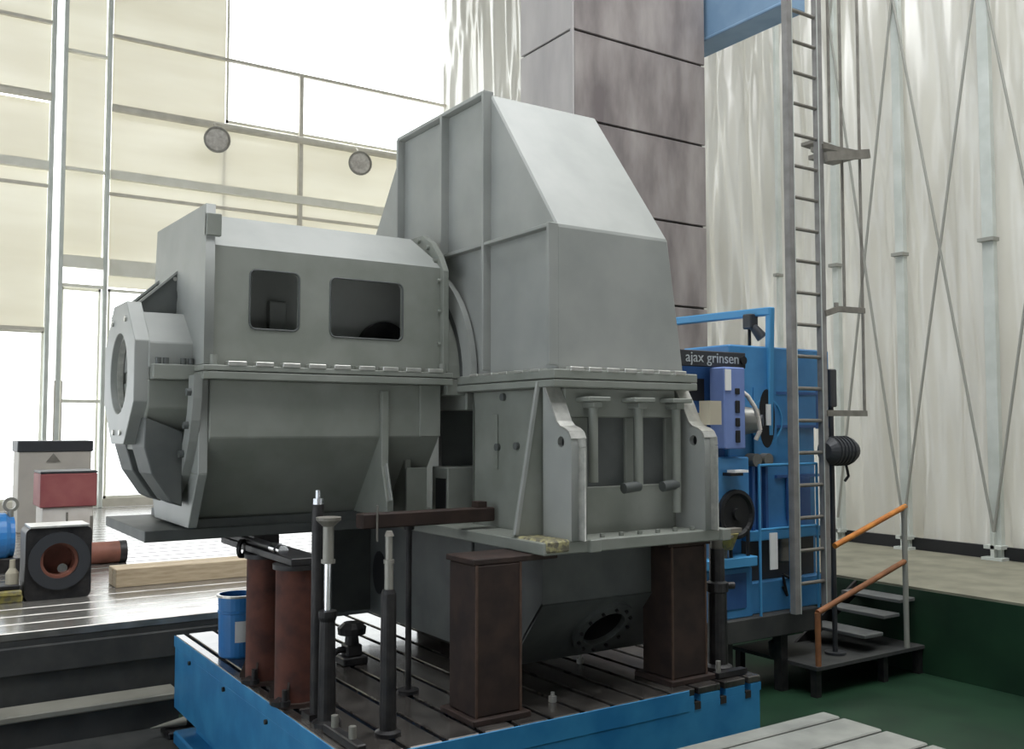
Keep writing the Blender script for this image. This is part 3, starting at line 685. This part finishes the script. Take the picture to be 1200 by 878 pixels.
# name sign over the head
sg = MB().box(5.24, 6.02, 5.56, 5.6, 1.935, 2.065).build('sign_board', 'dark_grey', K, .006)
cu = bpy.data.curves.new('sign_lettering', 'FONT'); cu.body = 'ajax grinsen'; cu.size = .15; cu.extrude = .002; cu.align_x = 'LEFT'
to = bpy.data.objects.new('t', cu); COL.objects.link(to)
dg = bpy.context.evaluated_depsgraph_get(); dg.update()
me = bpy.data.meshes.new_from_object(to.evaluated_get(dg)); bpy.data.objects.remove(to); bpy.data.curves.remove(cu)
xsz = max(q.co.x for q in me.vertices)
me.transform(XZ(5.557) @ Matrix.Translation((5.33, 1.97, 0)) @ Matrix.Diagonal((.60/xsz, .8, 1, 1)))
me.materials.clear(); me.materials.append(M['lettering']); link('sign_lettering', me, sg)
MB().cyl((5.98, 5.54, 2.0), (5.98, 5.56, 2.0), .035, n=14).build('sign_lamp', 'black', sg)
# pale control box on its arm
pb = MB().box(5.63, 5.87, 5.43, 5.60, 1.27, 1.93).build('control_box', 'lavender', K, .01)
MB().box(5.635, 5.70, 5.422, 5.431, 1.74, 1.91).build('notice', 'white', pb)
for z, h in ((1.76, .05), (1.66, .1), (1.52, .07), (1.42, .1)): MB().box(5.745, 5.80, 5.420, 5.431, z-h, z).build('button_panel', 'black', pb, .006)
# spindle head with coolant hose
sp = MB().cyl((6.10, 5.50, 1.50), (6.02, 5.62, 1.50), .10, .12, n=20).build('spindle_nose', 'lamp_metal', K)
MB().cyl((6.12, 5.47, 1.50), (6.10, 5.50, 1.50), .05, n=14).build('spindle_bore', 'dark_grey', sp)
hp = [(5.90, 5.50, 1.74), (5.94, 5.47, 1.70), (6.0, 5.45, 1.61), (6.04, 5.45, 1.52), (6.06, 5.45, 1.42), (6.04, 5.48, 1.34)]
MB().tube(hp, .018, 10).build('coolant_hose', 'white_box', K)
MB().prism([(6.30 + .10*math.cos(2*PI*i/24), 1.52 + .25*math.sin(2*PI*i/24)) for i in range(24)], 'y', 5.588, 5.62).build('dark_port', 'black', K)
MB().box(6.285, 6.33, 5.57, 5.588, 1.46, 1.64).build('port_notice', 'white', K)
MB().ring((6.3, 5.60, 1.5), (0, 1, 0), .2, .185, .02, n=28).build('port_ring', 'blue_rail', K)
MB().box(6.14, 6.42, 5.59, 5.6, 1.2, 1.78).build('port_cover', 'blue_mach', K)
for x in (6.1, 6.24): MB().cyl((x, 5.52, 1.17), (x, 5.62, 1.17), .055, n=16).build('round_knob', 'cage', K)
# pipe gantry with a work lamp
MB().bar((6.35, 6.75, 2.46), (6.35, 5.56, 2.44), .07, .07).bar((6.35, 5.58, 2.475), (6.35, 5.62, 1.32), .06, .06).build('gantry_pipe', 'blue_rail', K, .008)
wl = MB().box(6.26, 6.36, 5.72, 5.82, 2.30, 2.43).build('work_lamp', 'dark_grey', K, .01)
MB().cyl((6.31, 5.74, 2.32), (6.36, 5.68, 2.22), .035, .05, n=12).build('lamp_shade', 'dark_grey', wl)
MB().cyl((6.33, 5.80, 2.13), (6.33, 5.80, 2.32), .014, n=8).build('lamp_stem', 'black', wl)
# lower front: bench, wheel, rails, sheets
MB().box(5.45, 5.98, 5.50, 5.66, .56, 1.20).build('lower_apron', 'blue_mach', K, .01)
wh = MB().lathe((5.80, 5.50, .74), (0, -1, 0), [(0, 0), (0, .20), (.035, .20), (.04, .17), (.02, .15), (.02, .05), (.05, .05), (.05, 0)], 28).build('hand_wheel', 'black', K)
MB().box(5.66, 5.80, 5.40, 5.49, 1.055, 1.08).build('tray', 'black', K); MB().box(5.70, 5.85, 5.39, 5.48, 1.08, 1.10).build('papers', 'white', K)
MB().box(5.42, 5.98, 5.42, 5.60, .32, .40).build('step', 'blue_rail', K, .006)
MB().box(5.42, 6.0, 5.50, 5.62, -.1, .30).build('lower_door', 'blue_mach', K, .008)
MB().box(5.50, 5.92, 5.492, 5.50, -.02, .26).build('door_panel', 'blue_dark', K)
for x in (5.50, 5.56, 5.66, 5.72, 5.92):
    MB().cyl((x, 5.47, .40), (x, 5.47, .62), .016, n=8).build('lever', 'cage' if x < 5.7 else 'black', K)
MB().box(5.52, 5.78, 5.40, 5.50, .60, .64).build('shelf', 'cage', K, .004)
MB().lathe((5.66, 5.46, .47), (0, 0, 1), [(0, 0), (0, .05), (.13, .10), (.13, 0)], 16).build('oil_cup', 'yellow', K)
MB().box(6.0, 6.9, 5.52, 5.62, .50, .585).build('cross_rail', 'blue_rail', K, .006)
MB().box(6.0, 6.9, 5.612, 5.62, .16, .50).build('dark_recess', 'dark_grey', K)
MB().box(6.0, 6.93, 5.54, 5.62, -.1, .16).build('lower_plinth', 'blue_mach', K, .008)
for x in (6.08, 6.16, 6.24): MB().box(x, x+.03, 5.56, 5.60, .585, 1.12).build('slide_bar', 'blue_dark', K)
MB().box(6.55, 6.85, 5.59, 5.62, .64, 1.02).build('louvre_panel', 'blue_dark', K, .006)
MB().tube([(6.40, 5.53, .10), (6.44, 5.52, .02), (6.40, 5.53, .2), (6.55, 5.53, .14), (6.66, 5.53, .2)], .012, 8).build('cable', 'black', K)
MB().box(6.15, 6.24, 5.44, 5.45, .27, .57).build('hanging_sheet', 'white', K)
MB().box(6.42, 6.60, 5.55, 5.60, .30, .56).build('oil_can', 'cage', K, .01)
for x in (6.05, 6.42, 6.77): MB().cyl((x, 5.46, -.1), (x, 5.46, 1.13), .012, n=8).build('guard_post', 'blue_rail', K)
for z in (1.13, .60): MB().cyl((6.05, 5.46, z), (6.77, 5.46, z), .012, n=8).build('guard_rail', 'blue_rail', K)
# motor on a post at the right end
mt_ = thing('motor_post', (6.93, 5.34, -.5), 'dark grey motor mounted across a thin post right of the blue machine', 'motor')
MB().cyl((6.90, 5.40, -.5), (6.90, 5.40, 1.95), .022, n=10).cyl((6.90, 5.40, -.5), (6.90, 5.40, -.48), .09, n=14).build('post', 'dark_grey', mt_)
MB().box(6.86, 6.94, 5.36, 5.44, 1.62, 1.95).build('switch_box', 'dark_grey', mt_, .01)
mo = MB().lathe((6.72, 5.33, 1.24), (1, 0, 0), [(0, 0), (0, .07), (.04, .11), (.05, .12), (.30, .12), (.31, .10), (.36, .09), (.37, .06), (.37, 0)], 20).build('motor_housing', 'dark_grey', mt_)
fn = MB().ring((6.80, 5.33, 1.24), (1, 0, 0), .13, .118, .012, n=20).build('cooling_fin', 'dark_grey', mo)
for i in range(1, 5):
    c = fn.copy(); COL.objects.link(c); c.parent = mo; c.location = (.045*i, 0, 0)
MB().tube([(7.0, 5.33, 1.12), (7.03, 5.33, 1.02), (6.98, 5.33, .98)], .012, 8).build('motor_cable', 'black', mt_)

# ---- ladder with its cage
Ld = thing('caged_ladder', (6.55, 5.35, -.1), 'tall grey ladder with side cage and small landing, in front of the blue machine', 'ladder')
for x in (6.31, 6.70):
    a = MB().box(x, x+.065, 5.32, 5.38, -.095, 6.6).build('stringer', 'ladder', Ld, .004)
    MB().box(x-.004 if x > 6.5 else x+.062, x+.002 if x > 6.5 else x+.068, 5.316, 5.322, -.095, 6.6).build('bright_edge', 'post', a)
rg_ = MB().cyl((6.37, 5.35, .145), (6.71, 5.35, .145), .016, n=8).build('rung', 'cage', Ld)
repeat(rg_, [(0, 0, .271*i) for i in range(1, 24)], Ld)
for x, y, z0 in ((7.23, 5.30, 1.57), (7.06, 5.36, 2.46), (6.90, 5.36, 3.95)):
    MB().cyl((x, y, z0), (x, y, 6.6), .013, n=8).build('cage_rod', 'cage', Ld)
MB().bar((6.74, 5.32, 2.42), (6.93, 5.34, 2.47), .03, .05).bar((6.92, 5.34, 2.475), (7.25, 5.30, 2.475), .03, .05).cyl((6.92, 5.34, 2.45), (6.92, 5.34, 2.53), .02, n=8).build('cage_hoop', 'cage', Ld)
MB().bar((6.74, 5.32, 1.565), (7.25, 5.30, 1.565), .03, .05).build('cage_hoop', 'cage', Ld)
MB().prism([(6.74, 5.3), (7.0, 5.28), (7.27, 5.25), (7.27, 5.62), (6.93, 5.62), (6.93, 5.48), (6.74, 5.44)], 'z', 3.86, 3.90).bar((6.74, 5.28, 3.78), (7.28, 5.24, 3.88), .03, .08).bar((6.93, 5.62, 4.02), (7.27, 5.62, 4.0), .16, .03).build('landing_plate', 'cage', Ld)

# ---- steps with an orange handrail
S = thing('pit_steps', (7.2, 5.5, PITZ), 'dark steel steps with worn orange handrail leading up to the concrete ledge', 'steps')
MB().box(6.38, 7.85, 5.17, 6.1, -.53, -.5).build('landing', 'pit_wall', S)
for x in (6.42, 7.3, 7.8):
    for y in (5.22, 6.04): MB().box(x-.03, x+.03, y-.03, y+.03, PITZ, -.53).build('landing_leg', 'black_steel', S)
for x0, x1, z in ((7.10, 7.36, -.345), (7.37, 7.60, -.205), (7.60, 7.83, -.09)):
    MB().box(x0, x1, 5.25, 5.87, z-.03, z).build('tread', 'tread', S, .004)
for y in (5.88,): MB().prism([(6.95, -.5), (7.83, -.02), (7.83, -.16), (7.2, -.5)], 'y', y-.012, y+.012).build('string_plate', 'black_steel', S)
def rail(p, q, m, name='handrail'): MB().cyl(p, q, .024, n=12).build(name, m, S)
rail((6.43, 5.2, -.5), (6.43, 5.2, -.07), 'orange_worn', 'rail_post')
rail((6.43, 5.2, -.07), (7.61, 5.2, .255), 'orange_worn')
rail((6.66, 5.2, .456), (7.64, 5.2, .74), 'orange')
MB().cyl((7.62, 5.2, -.5), (7.62, 5.2, .75), .024, n=12).build('rail_post', 'brace', S)
# pit odds and ends beside the steps
o = MB().lathe((6.42, 5.62, -.5), (0, 0, 1), [(0, 0), (0, .07), (.12, .075), (.14, .04), (.18, .035), (.18, 0)], 16).build('grease_tin', 'black_steel'); tag(o, 'dark grease tin on the landing under the blue machine', 'tin')

# ================================================================== LEFT FLOOR
t = thing('sheet_cabinet', (2.15, 14.6, 0), 'tall beige sheet metal cabinet with dark top, far left by the windows', 'cabinet')
MB().box(1.58, 2.50, 14.6, 15.2, 0, 1.24).build('body', 'beige', t, .01)
MB().box(1.56, 2.52, 14.58, 15.22, 1.10, 1.25).build('top', 'dark_grey', t, .01)
MB().cyl((2.03, 14.8, 1.25), (2.03, 14.8, 2.1), .012, n=6).build('vent_pipe', 'pipe_grey', t); MB().cyl((2.12, 14.8, 1.25), (2.12, 14.8, 2.1), .012, n=6).build('vent_pipe', 'pipe_grey', t)
MB().prism([(1.92, .96), (2.1, .96), (2.01, 1.08)], 'y', 14.585, 14.6).build('warning_mark', 'cage', t)
t = thing('red_bin', (1.75, 11.7, 0), 'white bin with hazed red upper half, behind the bored block', 'bin')
MB().box(1.50, 2.02, 11.6, 12.1, 0, .56).build('lower_half', 'white_box', t, .01)
MB().box(1.47, 2.05, 11.57, 12.13, .56, .93).build('upper_half', 'red', t, .01)
MB().box(1.47, 2.05, 11.57, 12.13, .93, .955).build('lid', 'dark_grey', t, .006)
MB().box(1.99, 2.02, 11.59, 11.6, .0, .45).box(1.74, 1.76, 11.585, 11.6, .4, .5).build('latch', 'cage', t)
t = thing('bored_block', (1.29, 9.1, 0), 'dark square cast block with a rust red bore on the bright floor', 'block')
sq = rrect(1.03, 1.54, 0, .60, .05)
holed('block_body', 'black_steel', sq, [circ(1.29, .32, .15)], .35, XZ(9.05), t)
MB().ring((1.29, 8.87, .32), (0, 1, 0), .24, .15, .03).build('bore_face', 'dark_grey', t)
MB().ring((1.29, 9.0, .32), (0, 1, 0), .152, .125, .2).build('bore_liner', 'timber_red', t)
MB().cyl((1.29, 9.08, .32), (1.29, 9.10, .32), .128, n=24).build('bore_plug', 'timber_red', t)
MB().cyl((1.33, 8.99, .24), (1.35, 9.09, .24), .04, n=12).build('bore_boss', 'chrome', t)
MB().box(1.06, 1.52, 8.86, 9.24, .60, .615).build('block_cover', 'mach_steel', t)
t = thing('oxide_pipe', (1.95, 10.9, 0), 'short red oxide pipe end lying on its side beside the bored block', 'pipe')
MB().cyl((1.70, 10.9, .115), (2.18, 10.9, .115), .115, n=20).build('pipe', 'timber_red', t)
MB().cyl((2.16, 10.9, .115), (2.23, 10.9, .115), .12, n=20).build('pipe_end', 'black_steel', t)
for k, (y, lb_) in enumerate(((9.25, 'pale squared timber beam on the floor, the near one of the pair'), (9.42, 'pale squared timber beam on the floor, the far one of the pair'))):
    o = MB().box(1.80 - .0*k, 3.3, y-.075, y+.075, 0, .165 - .0*k).build('timber_beam', 'timber', None, .006); tag(o, lb_, 'beam', 'timber beams behind the table')
t = thing('blue_pump', (.95, 10.9, 0), 'blue pump casing cut off by the left edge of the photograph', 'pump')
MB().lathe((.55, 10.9, .34), (1, 0, 0), [(0, 0), (0, .22), (.3, .24), (.52, .24), (.56, .2), (.60, .2), (.60, 0)], 24).build('pump_body', 'pail', t)
MB().box(.6, 1.2, 10.72, 11.08, 0, .14).build('pump_foot', 'black_steel', t, .01)
MB().ring((1.12, 10.9, .66), (0, 1, 0), .075, .045, .04, n=20).build('lifting_ring', 'lamp_metal', t)
MB().cyl((1.12, 10.9, .5), (1.12, 10.9, .6), .03, n=8).build('ring_stem', 'lamp_metal', t)
t = thing('yellow_fixture', (.9, 9.0, 0), 'low yellowish fixture with bottle shaped post at the left edge', 'fixture')
MB().box(.55, 1.01, 8.85, 9.2, .06, .1).box(.55, 1.02, 8.88, 9.15, 0, .06).build('fixture_base', 'yellow', t, .008)
MB().box(.55, 1.0, 8.9, 9.1, .1, .14).build('fixture_bar', 'black_steel', t, .006)
MB().lathe((.95, 9.0, .1), (0, 0, 1), [(0, .05), (.13, .05), (.17, .025), (.24, .022), (.24, 0)], 14).build('post', 'cardboard', t)
# shop clutter in the lower left pit
t = thing('scrap_block', (1.95, 7.1, PITZ), 'dark block on the pit floor behind the far left corner of the blue table', 'block')
MB().box(1.74, 2.3, 6.98, 7.22, PITZ+.01, -.69).build('block_body', 'black_steel', t, .01)
t = thing('pointed_bar', (1.85, 7.1, -.69), 'pale pointed bar lying on the dark block beside the blue table', 'bar')
MB().cyl((1.64, 7.08, -.665), (1.88, 7.08, -.652), .004, .034, n=10).build('point', 'kerb', t)
MB().cyl((1.88, 7.08, -.652), (2.05, 7.08, -.65), .038, n=12).build('shank', 'black_steel', t)
